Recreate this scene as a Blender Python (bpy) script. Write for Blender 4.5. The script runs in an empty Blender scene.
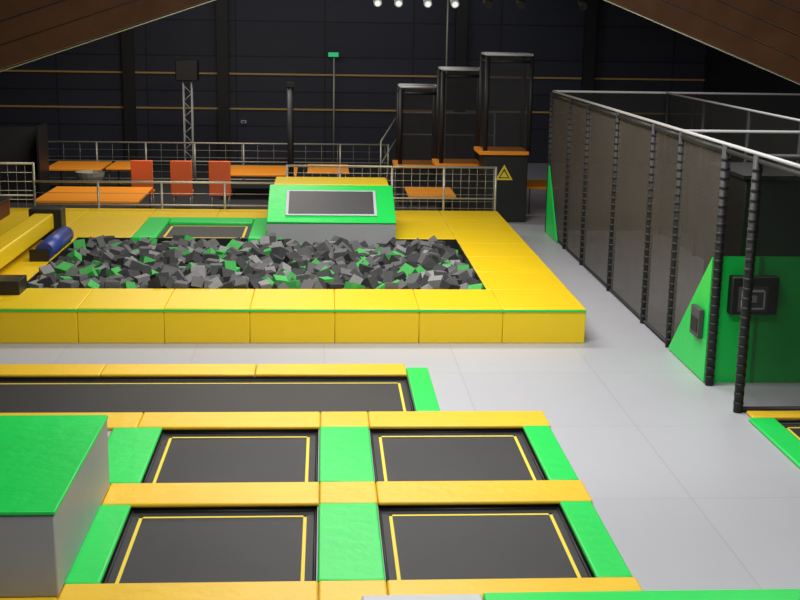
import bpy, bmesh, math, random
from mathutils import Matrix, Vector
random.seed(7)
S=bpy.context.scene
try:
    S.view_settings.view_transform='Standard'
    S.view_settings.look='None'
except Exception: pass

# ---------------- camera ----------------
f=1218.0
psi=math.radians(3.64); th=math.radians(12.80)
cam=bpy.data.cameras.new("camera"); co=bpy.data.objects.new("camera",cam); S.collection.objects.link(co)
cam.sensor_width=36.0; cam.lens=f/800*36.0; cam.clip_end=200
R=Matrix.Rotation(-psi,3,'Z')@Matrix.Rotation(math.pi/2-th,3,'X')@Matrix.Rotation(0.0162,3,'Z')
co.matrix_world=Matrix.Translation((0,0,5))@R.to_4x4()
S.camera=co

# ---------------- materials ----------------
def mat(name,col,rough=0.5,metal=0.0,spec=0.5,noise=0.0,nscale=6.0,bump=0.0,bscale=60,emit=None,estr=0):
    m=bpy.data.materials.new(name); m.use_nodes=True
    nt=m.node_tree; b=nt.nodes['Principled BSDF']
    b.inputs['Base Color'].default_value=(*col,1); b.inputs['Roughness'].default_value=rough
    b.inputs['Metallic'].default_value=metal; b.inputs['Specular IOR Level'].default_value=spec
    tc=nt.nodes.new('ShaderNodeTexCoord')
    if noise>0:
        n=nt.nodes.new('ShaderNodeTexNoise'); n.inputs['Scale'].default_value=nscale; n.inputs['Detail'].default_value=4
        nt.links.new(tc.outputs['Object'],n.inputs['Vector'])
        mx=nt.nodes.new('ShaderNodeMixRGB'); mx.inputs[1].default_value=(*[c*(1-noise) for c in col],1)
        mx.inputs[2].default_value=(*[min(1,c*(1+noise)) for c in col],1)
        nt.links.new(n.outputs['Fac'],mx.inputs[0]); nt.links.new(mx.outputs[0],b.inputs['Base Color'])
    if bump>0:
        n2=nt.nodes.new('ShaderNodeTexNoise'); n2.inputs['Scale'].default_value=bscale; n2.inputs['Detail'].default_value=3
        nt.links.new(tc.outputs['Object'],n2.inputs['Vector'])
        bp=nt.nodes.new('ShaderNodeBump'); bp.inputs['Strength'].default_value=bump; bp.inputs['Distance'].default_value=0.02
        nt.links.new(n2.outputs['Fac'],bp.inputs['Height']); nt.links.new(bp.outputs[0],b.inputs['Normal'])
    if emit:
        b.inputs['Emission Color'].default_value=(*emit,1); b.inputs['Emission Strength'].default_value=estr
    return m
YEL=mat("vinyl_yellow",(0.80,0.50,0.022),0.42,noise=0.10,nscale=1.8,bump=0.5,bscale=6)
YELP=mat("vinyl_lemon_yellow",(0.84,0.57,0.006),0.42,noise=0.05,nscale=1.2,bump=0.25,bscale=4)
GRN=mat("vinyl_green",(0.006,0.64,0.085),0.42,noise=0.06,nscale=1.5,bump=0.4,bscale=6)
GRND=mat("vinyl_green_dark",(0.01,0.33,0.05),0.5)
GRY=mat("vinyl_grey",(0.32,0.33,0.34),0.5,noise=0.06,nscale=2)
LGY=mat("vinyl_light_grey",(0.50,0.52,0.54),0.5)
BLK=mat("black_paint",(0.008,0.008,0.009),0.55)
PAD=mat("black_vinyl",(0.012,0.012,0.013),0.45)
BED=mat("trampoline_weave",(0.019,0.018,0.020),0.55,noise=0.2,nscale=1.5,bump=0.2,bscale=300)
TAPE=mat("tape_yellow",(0.80,0.62,0.04),0.6)
WHT=mat("white_paint",(0.50,0.50,0.50),0.4)
GALV=mat("galvanised_steel",(0.46,0.44,0.36),0.4,metal=0.4)
ORG=mat("orange_laminate",(0.95,0.33,0.02),0.4)
RED=mat("red_plastic",(0.95,0.17,0.05),0.4)
BLUE=mat("blue_vinyl",(0.03,0.06,0.28),0.4)
WOOD=mat("glulam_wood",(0.090,0.036,0.015),0.6,spec=0.2,noise=0.4,nscale=3)
DIMFLR=mat("dim_floor",(0.025,0.025,0.028),0.9,noise=0.2,nscale=20)  # dark tone puts the weak light on the grey cafe floor into its colour
CEIL=mat("ceiling_paint",(0.008,0.008,0.01),0.9)
GOLD=mat("gold_rail",(0.60,0.38,0.11),0.5)
DGY=mat("dark_grey_plastic",(0.06,0.06,0.065),0.5)
GLOWG=mat("exit_sign_green",(0.02,0.4,0.15),0.5,emit=(0.05,1,0.35),estr=0.35)
LEDM=mat("lamp_lens",(0.9,0.9,0.9),0.3,emit=(0.85,0.93,1),estr=0.6)
FD=mat("foam_dark_grey",(0.04,0.04,0.042),0.9,noise=0.2,nscale=10)
FM=mat("foam_mid_grey",(0.12,0.12,0.122),0.9,noise=0.2,nscale=10)
FL=mat("foam_light_grey",(0.24,0.24,0.24),0.9,noise=0.2,nscale=10)
FG=mat("foam_green",(0.06,0.40,0.08),0.9,noise=0.2,nscale=10)

def brickmat(name,col,line,w,h,mortar,rough,noise=0.05,axis=None,spec=0.5):
    m=bpy.data.materials.new(name); m.use_nodes=True; nt=m.node_tree; b=nt.nodes['Principled BSDF']
    tc=nt.nodes.new('ShaderNodeTexCoord'); br=nt.nodes.new('ShaderNodeTexBrick')
    br.offset=0.0; br.squash=1.0
    src=tc.outputs['Object']
    if axis=='xz':
        sp=nt.nodes.new('ShaderNodeSeparateXYZ'); cb=nt.nodes.new('ShaderNodeCombineXYZ')
        nt.links.new(src,sp.inputs[0]); nt.links.new(sp.outputs[0],cb.inputs[0]); nt.links.new(sp.outputs[2],cb.inputs[1]); src=cb.outputs[0]
    nt.links.new(src,br.inputs['Vector'])
    br.inputs['Scale'].default_value=1.0; br.inputs['Brick Width'].default_value=w; br.inputs['Row Height'].default_value=h
    br.inputs['Mortar Size'].default_value=mortar; br.inputs['Mortar Smooth'].default_value=0.3
    br.inputs['Color1'].default_value=(*[c*(1-noise) for c in col],1); br.inputs['Color2'].default_value=(*[c*(1+noise) for c in col],1)
    br.inputs['Mortar'].default_value=(*line,1)
    nt.links.new(br.outputs['Color'],b.inputs['Base Color']); b.inputs['Roughness'].default_value=rough
    b.inputs['Specular IOR Level'].default_value=spec
    n=nt.nodes.new('ShaderNodeTexNoise'); n.inputs['Scale'].default_value=2.5
    nt.links.new(tc.outputs['Object'],n.inputs['Vector'])
    bp=nt.nodes.new('ShaderNodeBump'); bp.inputs['Strength'].default_value=0.15; bp.inputs['Distance'].default_value=0.05
    nt.links.new(n.outputs['Fac'],bp.inputs['Height']); nt.links.new(bp.outputs[0],b.inputs['Normal'])
    return m
FLOOR=brickmat("floor_mats",(0.42,0.425,0.455),(0.35,0.355,0.39),2.0,2.45,0.010,0.42,0.015)
WALL=brickmat("wall_cladding",(0.026,0.030,0.048),(0.008,0.008,0.013),3.2,1.25,0.035,0.6,0.12,axis='xz')

def netmat(name,col,dens):
    m=bpy.data.materials.new(name); m.use_nodes=True; nt=m.node_tree
    for n in list(nt.nodes): nt.nodes.remove(n)
    o=nt.nodes.new('ShaderNodeOutputMaterial'); mx=nt.nodes.new('ShaderNodeMixShader')
    t=nt.nodes.new('ShaderNodeBsdfTransparent'); d=nt.nodes.new('ShaderNodeBsdfDiffuse'); d.inputs[0].default_value=(*col,1)
    tc=nt.nodes.new('ShaderNodeTexCoord'); n=nt.nodes.new('ShaderNodeTexNoise'); n.inputs['Scale'].default_value=1.2
    mr=nt.nodes.new('ShaderNodeMapRange'); mr.inputs[3].default_value=dens-0.1; mr.inputs[4].default_value=dens+0.1
    nt.links.new(tc.outputs['Object'],n.inputs['Vector']); nt.links.new(n.outputs['Fac'],mr.inputs[0]); nt.links.new(mr.outputs[0],mx.inputs[0])
    nt.links.new(t.outputs[0],mx.inputs[1]); nt.links.new(d.outputs[0],mx.inputs[2]); nt.links.new(mx.outputs[0],o.inputs[0])
    return m
NET=netmat("safety_net",(0.095,0.084,0.074),0.70)
NETD=netmat("safety_net_dark",(0.03,0.03,0.03),0.60)
NETT=netmat("tower_net",(0.045,0.045,0.05),0.48)

# ---------------- mesh builder ----------------
class B:
    def __init__(s): s.bm=bmesh.new(); s.mats=[]
    def mi(s,m):
        if m not in s.mats: s.mats.append(m)
        return s.mats.index(m)
    def box(s,x0,x1,y0,y1,z0,z1,m,bev=0.0,rot=None,seg=2):
        r=bmesh.ops.create_cube(s.bm,size=1.0)
        vs=r['verts']; c=Vector(((x0+x1)/2,(y0+y1)/2,(z0+z1)/2))
        for v in vs:
            v.co=Vector((v.co.x*(x1-x0),v.co.y*(y1-y0),v.co.z*(z1-z0)))
            if rot is not None: v.co=rot@v.co
            v.co+=c
        i=s.mi(m)
        fs=set(f for v in vs for f in v.link_faces)
        for f_ in fs: f_.material_index=i
        if bev>0:
            es=list(set(e for v in vs for e in v.link_edges))
            rr=bmesh.ops.bevel(s.bm,geom=es,offset=bev,segments=seg,affect='EDGES',profile=0.5)
            for f_ in rr['faces']: f_.material_index=i; f_.smooth=True
    def tube(s,a,b,r,m,n=8,caps=True):
        a=Vector(a); b=Vector(b); d=b-a; L=d.length
        q=d.to_track_quat('Z','Y').to_matrix().to_4x4()
        M=Matrix.Translation((a+b)/2)@q
        rr=bmesh.ops.create_cone(s.bm,cap_ends=caps,segments=n,radius1=r,radius2=r,depth=L,matrix=M)
        i=s.mi(m)
        for f_ in set(f for v in rr['verts'] for f in v.link_faces):
            f_.material_index=i; f_.smooth=len(f_.verts)==4
    def poly(s,pts,m):
        vs=[s.bm.verts.new(p) for p in pts]; f_=s.bm.faces.new(vs); f_.material_index=s.mi(m); return f_
    def prism(s,prof,x0,x1,m,ms=None):
        """profile in (y,z), extruded along x"""
        a=[s.bm.verts.new((x0,p[0],p[1])) for p in prof]; b=[s.bm.verts.new((x1,p[0],p[1])) for p in prof]
        n=len(prof); fs=[s.bm.faces.new(a),s.bm.faces.new(b[::-1])]
        for f_ in fs: f_.material_index=s.mi(ms or m)
        for k in range(n):
            f_=s.bm.faces.new((a[k],b[k],b[(k+1)%n],a[(k+1)%n])); f_.material_index=s.mi(m)
    def done(s,name,parent=None):
        bmesh.ops.recalc_face_normals(s.bm,faces=s.bm.faces)
        me=bpy.data.meshes.new(name); s.bm.to_mesh(me); s.bm.free()
        for m in s.mats: me.materials.append(m)
        o=bpy.data.objects.new(name,me); S.collection.objects.link(o)
        if parent: o.parent=parent
        return o
def empty(name):
    o=bpy.data.objects.new(name,None); S.collection.objects.link(o); return o

# ---------------- room shell ----------------
SH=-0.12
RX0,RX1,RY0,RY1,RZ=-15,14,-1.5,45,8.0
beds=[(-2.02,-0.07,10.35+SH,12.25+SH),(-2.02,-0.07,12.80+SH,14.75+SH),(0.57,2.52,10.35+SH,12.25+SH),(0.57,2.52,12.80+SH,14.75+SH),
      (-7.4,1.20,15.30+SH,17.07+SH),(5.87,8.6,11.0,14.9)]
xs=sorted(set([RX0,RX1,3.6]+[b[0] for b in beds]+[b[1] for b in beds]))
ys=sorted(set([RY0,RY1,30.2]+[b[2] for b in beds]+[b[3] for b in beds]))
fb=B()
def inhole(x,y): return any(b[0]<x<b[1] and b[2]<y<b[3] for b in beds)
for i in range(len(xs)-1):
    for j in range(len(ys)-1):
        cx,cy=(xs[i]+xs[i+1])/2,(ys[j]+ys[j+1])/2
        if not inhole(cx,cy):
            fb.poly([(xs[i],ys[j],0),(xs[i+1],ys[j],0),(xs[i+1],ys[j+1],0),(xs[i],ys[j+1],0)],DIMFLR if (cy>30.2 and cx<3.6) else FLOOR)
for (a,b_,c,d) in beds:
    for p,q in (((a,c),(b_,c)),((b_,c),(b_,d)),((b_,d),(a,d)),((a,d),(a,c))):
        fb.poly([(*p,0),(*q,0),(*q,-0.8),(*p,-0.8)],PAD)
fb.poly([(RX0,RY0,-0.8),(RX1,RY0,-0.8),(RX1,RY1,-0.8),(RX0,RY1,-0.8)],DIMFLR)
fb.done("floor")
def wall(name,x0,x1,y0,y1,m=WALL):
    b=B(); b.box(x0,x1,y0,y1,-0.8,RZ,m); return b.done(name)
wall("wall_back",RX0,RX1,RY1,RY1+0.2); wall("wall_left",RX0-0.2,RX0,RY0,RY1,BLK); wall("wall_right",RX1,RX1+0.2,RY0,RY1,BLK); wall("wall_front",RX0,RX1,RY0-0.2,RY0,BLK)
b=B(); b.box(RX0,RX1,RY0,RY1,RZ,RZ+0.2,CEIL); b.done("ceiling")
b=B()
for z in (3.13,1.88): b.box(RX0,RX1,44.93,44.985,z-0.03,z+0.03,GOLD)
b.done("trim_1")
for k,X in enumerate((-7.0,-3.65,4.9,9.6)):
    b=B(); b.box(X-0.14,X+0.14,44.62,44.9,0,RZ,BLK); b.box(X-0.2,X+0.2,44.6,44.62,0,RZ,BLK); b.box(X-0.2,X+0.2,44.9,44.92,0,RZ,BLK); b.done("steel_column")

# ---------------- rafters ----------------
def rafter(name,xa,za,xb,zb,y,dep):
    b=B(); 
    prof=[(xa,za),(xb,zb),(xb,zb+dep),(xa,za+dep)]
    A=[b.bm.verts.new((p[0],y-0.11,p[1])) for p in prof]; C=[b.bm.verts.new((p[0],y+0.11,p[1])) for p in prof]
    i=b.mi(WOOD); b.bm.faces.new(A); b.bm.faces.new(C[::-1])
    for k in range(4): b.bm.faces.new((A[k],C[k],C[(k+1)%4],A[(k+1)%4]))
    for k in range(1,4):
        t=k/4*dep
        b.tube((xa,y-0.112,za+t),(xb,y-0.112,zb+t),0.006,BLK,4)
    b.tube((xa,y-0.2,za-0.03),(xb,y-0.2,zb-0.03),0.006,GALV,6)
    return b
b=rafter("r",-7.2,3.20,1.18,6.06,14.0,1.0); b.box(-7.85,-7.45,13.85,14.15,0,4.3,WOOD);b.box(-7.5,-7.1,13.88,14.12,3.3,4.2,WOOD); b.done("roof_beam")
b=rafter("r",9.4,2.87,1.22,6.05,14.0,1.0); b.box(9.3,9.75,13.85,14.15,0,3.95,WOOD); b.done("roof_beam")

# ---------------- trampolines ----------------
def tape(b,x0,x1,y0,y1,z,w=0.035):
    for (a,c,d,e) in ((x0,x1,y0,y0+w),(x0,x1,y1-w,y1),(x0,x0+w,y0,y1),(x1-w,x1,y0,y1)):
        b.box(a,c,d,e,z,z+0.003,TAPE)
def tramp(x0,x1,y0,y1,z=-0.045,ins=0.11):
    e=empty("trampoline")
    b=B(); g=0.03
    b.box(x0+g,x1-g,y0+g,y1-g,z-0.012,z,BED); b.done("bed",e)
    b=B(); tape(b,x0+ins,x1-ins,y0+ins,y1-ins-.05,z+0.001); b.done("tape_line",e)
    b=B()
    b.tube((x0+.02,y0+.02,z),(x1-.02,y0+.02,z),0.018,BLK,6);b.tube((x0+.02,y1-.02,z),(x1-.02,y1-.02,z),0.018,BLK,6)
    b.tube((x0+.02,y0+.02,z),(x0+.02,y1-.02,z),0.018,BLK,6);b.tube((x1-.02,y0+.02,z),(x1-.02,y1-.02,z),0.018,BLK,6)
    b.done("frame",e)
    return e
for t in beds: tramp(*t)
PT=0.05
def pad(x0,x1,y0,y1,m,z=0.0,n=1,axis='x',name="trampoline_pad",h=PT):
    b=B()
    for k in range(n):
        if axis=='x':
            a=x0+(x1-x0)*k/n; c=x0+(x1-x0)*(k+1)/n; b.box(a+.003,c-.003,y0,y1,z,z+h,m,0.022,seg=3)
        else:
            a=y0+(y1-y0)*k/n; c=y0+(y1-y0)*(k+1)/n; b.box(x0,x1,a+.003,c-.003,z,z+h,m,0.022,seg=3)
    return b.done(name)
for (a,c) in ((9.75+SH,10.38+SH),(12.22+SH,12.83+SH),(14.72+SH,15.32+SH)):
    b=B()
    for (p,q) in ((-4.7,-2.33),(-2.33,-0.05),(-0.05,0.57),(0.57,2.88)):
        b.box(p+.002,q-.002,a,c,0,PT,YEL,0.022,seg=3)
    b.done("trampoline_pad")
for (a,c) in ((10.385+SH,12.215+SH),(12.835+SH,14.715+SH)):
    pad(-2.62,-2.01,a,c,GRN); pad(-0.06,0.565,a,c,GRN); pad(2.51,2.86,a,c,GRN)
pad(-7.6,1.2,17.06+SH,17.6+SH,YEL,n=4); pad(-7.6,-4.71,14.72+SH,15.32+SH,YEL,n=2)
pad(1.20,1.53,15.33+SH,17.4+SH,GRN)
pad(5.6,8.9,14.9,15.17,YEL,n=2); pad(5.53,5.88,11.0,14.88,GRN,n=2,axis='y')
b=B(); b.box(0.32,1.35,8.0,9.58,0,0.24,LGY,0.02); b.box(1.36,6.5,8.0,9.58,0,0.25,GRN,0.02); b.done("landing_block")
b=B(); b.box(-4.6,-2.32,9.98,12.61,0.052,0.82,GRY,0.015); b.box(-4.61,-2.31,9.97,12.62,0.821,0.86,GRN,0.012); b.done("vaulting_box")

# ---------------- platform with foam pit ----------------
PZ=0.57
e=empty("foam_pit_platform")
b=B()
X=4.2; w=1.345; n=0
g=0.0015; bv=0.014
while X-n*w>-9.5:
    x1=X-n*w; x0=x1-w; b.box(x0+g,x1-g,18.83,20.3,0,PZ,YELP,bv); n+=1
yy=[20.3,21.8,23.3,24.8,26.3,27.8,29.27]
for k in range(6): b.box(2.78,4.2,yy[k]+g,yy[k+1]-g,0,PZ,YELP,bv)
for p,q in [(-9.5,-7.5),(-7.5,-5.6),(-5.6,-4.02)]: b.box(p+g,q-g,25.3,29.27,0,PZ,YELP,bv)
for p,q in ((-4.02,-2.5),(-2.5,-0.95),(-0.95,0.95),(0.95,2.775)): b.box(p+g,q-g,27.9,29.27,0,PZ,YELP,bv)
b.box(1.5,2.775,25.3,27.895,0,PZ,YELP,bv)
for k in range(4): b.box(-9.5,-5.12,20.3+k*1.25+g,20.3+(k+1)*1.25-g,0,PZ,YELP,bv)
b.done("yellow_pads",e)
b=B(); b.box(-9.5,4.2,18.815,18.829,PZ-0.05,PZ-0.015,GRN,0.004); b.done("edge_piping",e)
b=B()
b.box(2.755,2.779,20.3,25.3,0,PZ-0.01,PAD); b.box(-5.118,-5.09,20.3,25.3,0,PZ-0.01,PAD)
b.box(-5.1,2.77,25.27,25.299,0,PZ-0.01,PAD); b.box(-5.1,2.77,20.301,20.33,0,PZ-0.01,PAD)
b.done("pit_lining",e)
e=empty("trampoline")
b=B(); b.box(-3.5,-1.6,25.35,27.2,PZ-0.06,PZ-0.045,BED); b.done("bed",e)
b=B(); tape(b,-3.4,-1.7,25.5,27.05,PZ-0.044,0.05); b.done("tape_line",e)
b=B(); b.box(-4.01,-3.5,25.31,27.89,0,PZ+0.02,GRN,0.03); b.box(-1.6,-1.22,25.31,27.89,0,PZ+0.02,GRN,0.03)
b.box(-3.49,-1.61,27.2,27.89,0,PZ+0.02,GRN,0.03); b.done("pads",e)
b=B(); b.box(-4.01,-3.55,25.16,25.3,0.05,PZ+0.025,GRN,0.03); b.box(-1.6,-1.2,25.16,25.3,0.05,PZ+0.025,GRN,0.03); b.box(-3.5,-1.6,25.31,25.34,0,PZ-0.02,PAD); b.done("front_edge",e)

# inclined landing box
e=empty("wall_run_wedge")
b=B(); b.prism([(25.1,0.0),(25.1,0.90),(26.7,1.47),(26.7,0.0)],-1.19,1.48,GRY,ms=GRN); b.done("body",e)
nn=Vector((0,-0.57,1.6)).normalized()
ang=math.atan2(0.57,1.6); rot=Matrix.Rotation(ang,3,'X')
L=math.hypot(1.6,0.57); mid=Vector((0.145,25.9,1.185))
b=B()
c=mid+nn*0.025; b.box(-1.2,1.49,c.y-L/2,c.y+L/2,c.z-0.025,c.z+0.025,GRN,0.015,rot=rot)
c=mid+nn*0.055; b.box(-0.82,1.10,c.y-0.60,c.y+0.53,c.z-0.01,c.z+0.01,LGY,0.005,rot=rot)
c=mid+nn*0.069; b.box(-0.76,1.04,c.y-0.54,c.y+0.47,c.z-0.004,c.z+0.004,DGY,rot=rot)
b.done("inclined_pad",e)
b=B(); b.box(-1.12,1.42,26.73,28.05,PZ,1.52,YELP,0.03); b.done("top_block",e)

# foam cubes
b=B()
cube=[(-1,-1,-1),(1,-1,-1),(1,1,-1),(-1,1,-1),(-1,-1,1),(1,-1,1),(1,1,1),(-1,1,1)]
fc=[(0,3,2,1),(4,5,6,7),(0,1,5,4),(1,2,6,5),(2,3,7,6),(3,0,4,7)]
from mathutils import Euler, noise as mn
def fz(x,y):
    h=0.44+0.17*mn.noise(Vector((x*0.7,y*0.7,3.1)))+0.06*mn.noise(Vector((x*2,y*2,0)))
    h-=0.08*max(0,min(1,(x-2.1)/0.6))
    h-=0.02*max(0,min(1,(-4.3-x)/0.7))
    return h
x=-4.95
while x<2.66:
    y=20.45
    while y<24.98:
        for lay in (0,1):
            s=random.uniform(0.085,0.13)
            px=max(-4.93,min(2.63,x+random.uniform(-.09,.09))); py=max(20.48,min(24.92,y+random.uniform(-.09,.09)))
            pz=fz(px,py)+(0.02 if lay else -0.14)+random.uniform(-.05,.09)
            if lay and random.random()<0.35: continue
            Rm=Euler((random.uniform(0,6.3),random.uniform(0,6.3),random.uniform(0,6.3))).to_matrix()
            vs=[b.bm.verts.new(Rm@(Vector(q)*s)+Vector((px,py,pz))) for q in cube]
            r_=random.random(); m=FG if r_<0.16 else FD if r_<0.46 else FM if r_<0.84 else FL
            i=b.mi(m)
            for q in fc:
                F=b.bm.faces.new([vs[k] for k in q]); F.material_index=i
        y+=0.21
    x+=0.21
b.box(-5.0,2.7,20.4,25.0,0.0,0.12,FD)
b.done("foam_cubes")

# balance beam and blue roll
e=empty("balance_beam")
b=B(); b.box(-5.9,-5.5,20.0,24.9,0.80,1.12,YELP,0.03); b.done("beam",e)
b=B(); b.box(-6.0,-4.97,19.75,20.3,PZ,0.80,PAD,0.01); b.box(-6.0,-5.35,24.9,25.35,PZ,1.2,PAD,0.01); b.done("supports",e)
b=B(); b.tube((-5.22,22.7,0.745),(-5.22,24.6,0.745),0.17,BLUE,20); b.tube((-5.22,22.66,0.745),(-5.22,24.64,0.745),0.05,BLK,10); b.box(-5.47,-5.13,22.6,22.66,PZ+.001,0.80,PAD);b.box(-5.47,-5.13,24.64,24.7,PZ+.001,0.80,PAD); b.done("padded_roller")
b=B(); b.box(-7.9,-7.2,25.9,28.2,PZ,0.95,mat("maroon_vinyl",(0.08,0.01,0.008),0.5),0.04); b.box(-7.95,-7.15,25.85,28.25,0.95,1.0,PAD,0.01); b.done("tumbling_block")

# ---------------- right net enclosure ----------------
NX=5.52; NH=3.43
def post(b,x,y,z0,z1,r=0.035,m=BLK):
    b.tube((x,y,z0),(x,y,z1),r,m,10)
e=empty("net_enclosure")
py=[29.6,27.3,25.4,22.8,20.2,18.6,16.5]
b=B()
for y in py: post(b,NX,y,0,NH,0.062)
post(b,NX,15.25,0,NH,0.062)
for x,y in ((8.8,15.25),(12.5,15.25),(9.0,29.6),(12.5,29.6)): post(b,x,y,0,NH,0.05)
IX=8.3
for y in (29.4,26.5,23.6,20.9,18.6): post(b,IX,y,0,NH,0.05)
b.done("posts",e)
b=B(); 
b.tube((NX,11,NH+.02),(NX,29.6,NH+.02),0.026,WHT,8)
b.tube((NX,29.6,NH+.02),(13.5,29.6,NH+.02),0.028,WHT,8)
b.tube((NX,18.6,NH+.02),(13.5,18.6,NH+.02),0.022,WHT,8)
b.tube((IX,18.6,NH+.02),(IX,29.6,NH+.02),0.022,WHT,8)
b.tube((NX,15.25,NH-.02),(13.5,15.25,NH-.02),0.04,BLK,8)
for k in range(len(py)-1):
    b.tube((NX,py[k],NH-.07),(NX,py[k+1],NH-.07),0.055,BLK,6)
b.tube((NX,16.5,NH-.07),(NX,11,NH-.07),0.03,BLK,6)
b.tube((NX,16.5,0.04),(NX,29.6,0.04),0.03,BLK,6)
b.tube((NX,15.25,0.04),(13.5,15.25,0.04),0.04,BLK,6)
b.done("rails",e)
b=B()
for k in range(len(py)-1):
    b.poly([(NX,py[k]-.05,0.05),(NX,py[k+1]+.05,0.05),(NX,py[k+1]+.05,NH-.08),(NX,py[k]-.05,NH-.08)],NET)
b.poly([(NX,29.6,0.05),(13.5,29.6,0.05),(13.5,29.6,NH),(NX,29.6,NH)],NETD)
b.poly([(IX,29.5,0.05),(IX,18.6,0.05),(IX,18.6,NH),(IX,29.5,NH)],NETD)
b.poly([(NX+.06,15.25,0.05),(13.5,15.25,0.05),(13.5,15.25,NH),(NX+.06,15.25,NH)],NETD)
b.done("nets",e)
b=B()
for y in py[:]+[15.25]:
    z=0.1
    while z<NH-.1:
        b.tube((NX,y,z),(NX,y,z+.05),0.067,BLK,10); z+=0.13
b.done("lacing",e)
b=B(); b.prism([(18.5,0),(16.62,1.86),(16.62,0)],5.60,7.9,GRN); b.box(6.15,6.2,16.60,16.62,0,1.86,GRND)
b.done("climbing_wedge")
b=B(); b.prism([(18.45,0.02),(16.58,1.86),(16.58,0.02)],NX-.06,NX-.02,GRN); b.done("triangular_pad")
b=B(); b.prism([(29.5,0.02),(29.5,1.67),(28.1,0.02)],NX-.06,NX-.02,GRN); b.done("triangular_pad")
e=empty("control_box")
b=B(); b.box(5.72,6.40,16.42,16.599,1.05,1.60,BLK,0.02); b.done("case",e)
b=B(); b.box(5.82,6.24,16.405,16.419,1.10,1.46,DGY)
for (a,c,d,h) in ((5.86,6.2,1.39,1.42),(5.86,6.2,1.14,1.16),(5.86,5.88,1.14,1.42),(6.18,6.2,1.14,1.42)): b.box(a,c,16.396,16.406,d,h,WHT)
b.box(5.98,6.08,16.396,16.406,1.24,1.34,GRY); b.done("panel",e)
b=B(); b.box(NX-.14,NX-.065,16.75,17.15,0.62,1.05,DGY,0.01); b.box(NX-.15,NX-.14,16.8,17.1,0.7,0.9,BLK); b.done("coin_box")
b=B(); b.box(6.6,8.2,18.7,20.5,0,2.7,BLK,0.02); b.box(6.55,8.22,18.65,20.55,2.7,2.76,BLK); b.done("climbing_block")
b=B(); b.box(8.9,10.5,22.0,28.0,0,1.2,PAD,0.05); b.done("padded_block")

# ---------------- towers ----------------
def tower(x0,x1,y0,zb,zt,d=1.15,sign=False):
    e=empty("net_tower"); y1=y0+d
    b=B()
    b.box(x0,x1,y0,y1,0,zb-0.05,PAD,0.02); b.done("plinth",e)
    b=B(); b.box(x0-.15,x1+.0,y0-.1,y1,zb-0.05,zb+.05,ORG,0.01); b.done("orange_pad",e)
    b=B()
    for x,y in ((x0,y0),(x1,y0),(x0,y1),(x1,y1)): post(b,x,y,zb,zt,0.06)
    b.tube((x0,y0,zt-.12),(x1,y0,zt-.12),0.04,BLK); b.tube((x0,y0,zt-.12),(x0,y1,zt-.12),0.04,BLK)
    b.done("posts",e)
    b=B()
    for p,q in (((x0,y0),(x1,y0)),((x1,y0),(x1,y1)),((x1,y1),(x0,y1)),((x0,y1),(x0,y0))):
        b.tube((*p,zt+.05),(*q,zt+.05),0.035,LGY)
    b.done("top_frame",e)
    b=B()
    for p,q in (((x0,y0),(x1,y0)),((x1,y0),(x1,y1)),((x1,y1),(x0,y1)),((x0,y1),(x0,y0))):
        b.poly([(*p,zb+.03),(*q,zb+.03),(*q,zt-.05),(*p,zt-.05)],NETT)
    b.done("nets",e)
    if sign:
        b=B(); cx=(x0+x1)/2-0.05; cz=1.28
        b.poly([(cx-.26,y0-.012,cz-.2),(cx+.26,y0-.012,cz-.2),(cx,y0-.012,cz+.25)],BLK)
        b.poly([(cx-.23,y0-.016,cz-.18),(cx+.23,y0-.016,cz-.18),(cx,y0-.016,cz+.22)],TAPE)
        b.poly([(cx-.14,y0-.02,cz-.13),(cx+.14,y0-.02,cz-.13),(cx,y0-.02,cz+.12)],BLK)
        b.poly([(cx-.1,y0-.024,cz-.11),(cx+.1,y0-.024,cz-.11),(cx,y0-.024,cz+.06)],TAPE)
        b.done("warning_sign",e)
tower(4.10,5.22,31.1,1.80,4.22,sign=True)
tower(3.12,4.22,32.6,1.30,3.78)
tower(2.10,3.13,34.0,1.10,3.24)

# ---------------- fences ----------------
def fence(xa,xb,y,z0,z1,n,wires,name="guard_railing",m=GALV,wr=0.006,vert=0):
    e=empty(name); b=B()
    for k in range(n+1):
        x=xa+(xb-xa)*k/n; post(b,x,y,z0,z1+.02,0.03,m)
    b.tube((xa,y,z1),(xb,y,z1),0.028,m); b.tube((xa,y,z0+.12),(xb,y,z0+.12),0.022,m)
    b.tube((xa,y,(z0+z1)/2+.05),(xb,y,(z0+z1)/2+.05),0.02,m)
    b.done("rails",e)
    b=B()
    for k in range(1,wires):
        z=z0+.12+(z1-z0-.12)*k/wires; b.tube((xa,y,z),(xb,y,z),wr,m,4)
    if vert:
        x=xa+vert
        while x<xb-.01: b.tube((x,y,z0+.12),(x,y,z1),0.004,m,4); x+=vert
    b.done("wires",e)
fence(-9.5,-6.9,29.33,0.0,1.62,2,7,vert=0.2); fence(-6.9,-0.9,29.33,0.0,1.2,4,4); fence(-0.9,4.15,29.33,0.0,1.62,4,9,vert=0.2)
fence(-8.6,2.0,38.5,0,1.25,7,5,vert=0.5)
b=B(); b.tube((1.7,37,1.5),(2.4,39.5,2.2),0.025,GALV); b.tube((2.4,39.5,2.2),(5.5,39.5,2.2),0.025,GALV)
b.tube((2.4,39.5,0),(2.4,39.5,2.2),0.025,GALV);b.tube((1.7,37,0),(1.7,37,1.5),0.025,GALV);b.tube((5.5,39.5,0),(5.5,39.5,2.2),0.025,GALV); b.tube((1.7,37,0.8),(2.4,39.5,1.5),0.02,GALV); b.tube((2.4,39.5,1.5),(5.5,39.5,1.5),0.02,GALV); b.done("stair_handrail")

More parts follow.
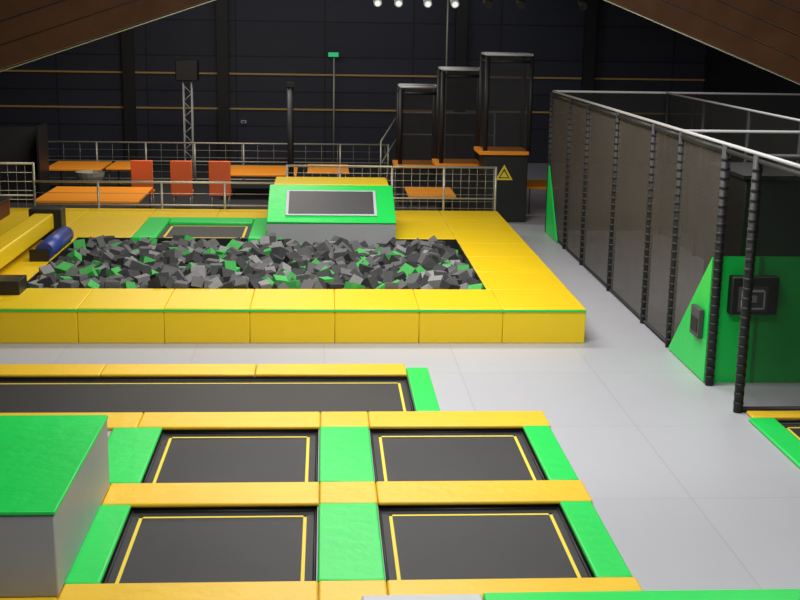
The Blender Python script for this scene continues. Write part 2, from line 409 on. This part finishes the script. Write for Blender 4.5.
# ---------------- cafe furniture ----------------
def table(cx,cy,w,d,h=0.75):
    e=empty("orange_table"); b=B(); b.box(cx-w/2,cx+w/2,cy-d/2,cy+d/2,h-.06,h,ORG,0.01); b.done("top",e)
    b=B()
    for sx in (-1,1):
        for sy in (-1,1):
            b.tube((cx+sx*(w/2-.08),cy+sy*(d/2-.08),0.0),(cx+sx*(w/2-.08),cy+sy*(d/2-.08),h-.04),0.02,DGY)
    b.done("legs",e)
table(-5.75,30.9,2.5,2.6,0.70)
table(-7.2,36.2,1.6,2.0,0.8); table(-5.9,36.4,0.8,1.8,0.8); table(-1.9,35.8,2.2,2.2,0.75); table(0.1,36.0,1.2,2.0,0.80)
table(2.7,31.1,1.2,1.6,0.80); table(5.9,33.2,0.9,1.6,0.75); table(0.7,32.6,1.4,1.4,0.6)
def chair(cx,cy,m):
    e=empty("high_back_chair"); b=B()
    b.box(cx-.27,cx+.27,cy-.25,cy+.25,0.44,0.50,m,0.02); b.box(cx-.29,cx+.29,cy-.29,cy-.24,0.40,1.34,m,0.02); b.done("shell",e)
    b=B()
    for sx in (-1,1):
        for sy in (-1,1): b.tube((cx+sx*.22,cy+sy*.2,0.0),(cx+sx*.22,cy+sy*.2,.45),0.015,GALV)
    b.done("legs",e)
for X in (-4.86,-3.82,-2.80): chair(X,33.0,RED)
e=empty("bucket_chair"); b=B()
r=bmesh.ops.create_uvsphere(b.bm,u_segments=16,v_segments=10,radius=0.4)
dl=[v for v in r['verts'] if v.co.z>0.12]
bmesh.ops.delete(b.bm,geom=dl,context='VERTS')
b.mi(GALV)
for v in b.bm.verts: v.co+=Vector((-6.5,34.2,0.85))
b.done("shell",e); b=B(); b.tube((-6.5,34.2,0),(-6.5,34.2,.5),0.03,BLK); b.tube((-6.5,34.2,0),(-6.5,34.2,.03),0.22,BLK,16); b.done("base",e)
b=B(); b.prism([(34,0.0),(34,0.8),(34.4,1.1),(34.8,2.0),(35.0,2.0),(35.0,0)],-9.6,-7.85,BLK); b.box(-9.6,-9.5,33.9,35.05,0,2.1,PAD); b.box(-7.86,-7.8,33.9,35.05,0,2.1,PAD); b.done("arcade_cabinet")
b=B()
tx,ty=-4.4,40.0
for sx,sy in ((-1,-1),(1,-1),(1,1),(-1,1)): b.tube((tx+sx*.13,ty+sy*.13,0),(tx+sx*.13,ty+sy*.13,3.1),0.022,WHT,6)
z=0.1;k=0
while z<2.9:
    s_=1 if k%2 else -1
    b.tube((tx-s_*.13,ty-.13,z),(tx+s_*.13,ty-.13,z+.26),0.012,WHT,4); b.tube((tx-.13,ty-s_*.13,z),(tx-.13,ty+s_*.13,z+.26),0.012,WHT,4); z+=.26;k+=1
b.box(tx-.35,tx+.35,ty-.3,ty+.3,3.1,3.75,BLK,0.03); b.done("speaker_truss")
b=B(); post(b,-0.92,33,0,3.30,0.09,BLK); b.box(-1.17,-.67,32.8,33.2,0,.03,BLK); b.box(-1.02,-.82,32.9,33.1,3.30,3.42,BLK); b.done("bollard_post")
b=B(); post(b,0.32,44.3,0,3.8,0.035,GALV); b.box(0.12,0.48,44.2,44.26,3.8,3.95,GLOWG); b.box(0.10,0.50,44.26,44.32,3.78,3.97,BLK); b.done("exit_sign")
b=B(); post(b,4.35,44.3,0,7.9,0.035,GALV); b.done("conduit_pole")
b=B(); b.box(-3.05,-2.85,44.9,44.985,1.35,1.47,WHT,0.01); b.box(-3.0,-2.9,44.88,44.9,1.38,1.44,DGY); b.done("wall_switch")
b=B(); b.tube((-0.5,30,5.80),(9,30,5.80),0.04,BLK); 
for x in (0.5,4,8.5): b.tube((x,30,5.80),(x,30,8),0.02,BLK,6)
for k,x in enumerate((1.25,1.75,2.45,3.1,3.9,4.7,6.2)):
    b.tube((x,30,5.80),(x,29.95,5.56),0.02,BLK,6)
    b.tube((x,30.1,5.60),(x,29.8,5.46),0.10,BLK if k>3 else LGY,14)
    if k<4: b.tube((x,29.795,5.458),(x,29.78,5.45),0.07,LEDM,14)
b.done("spotlight_rig")

# ---------------- lights ----------------
def area(name,x,y,z,sx,sy,p,col=(1,1,1),tgt=None):
    l=bpy.data.lights.new(name,'AREA'); l.shape='RECTANGLE'; l.size=sx; l.size_y=sy; l.energy=p; l.color=col
    o=bpy.data.objects.new(name,l); S.collection.objects.link(o); o.location=(x,y,z)
    if tgt: o.rotation_euler=(Vector(tgt)-Vector((x,y,z))).to_track_quat('-Z','Y').to_euler()
    return o
area("ceiling_lamp",1.5,8.0,7.6,5,2,640,(1,0.98,0.96))
area("ceiling_lamp",1.5,15.5,7.6,5,2,670,(1,0.98,0.96))
area("ceiling_lamp",0.5,22.5,7.6,5,2,620,(1,0.97,0.93))
area("ceiling_lamp",8.5,21,7.6,2,6,260,(1,0.97,0.93))
area("ceiling_lamp",-3,33,7.0,6,2,520,(1,0.93,0.85))
area("ceiling_lamp",0,40.5,7.6,14,1,90,(0.9,0.93,1),tgt=(0,45,2.5))
W=bpy.data.worlds.new("world"); S.world=W; W.use_nodes=True
W.node_tree.nodes['Background'].inputs[0].default_value=(0.5,0.55,0.65,1); W.node_tree.nodes['Background'].inputs[1].default_value=0.05
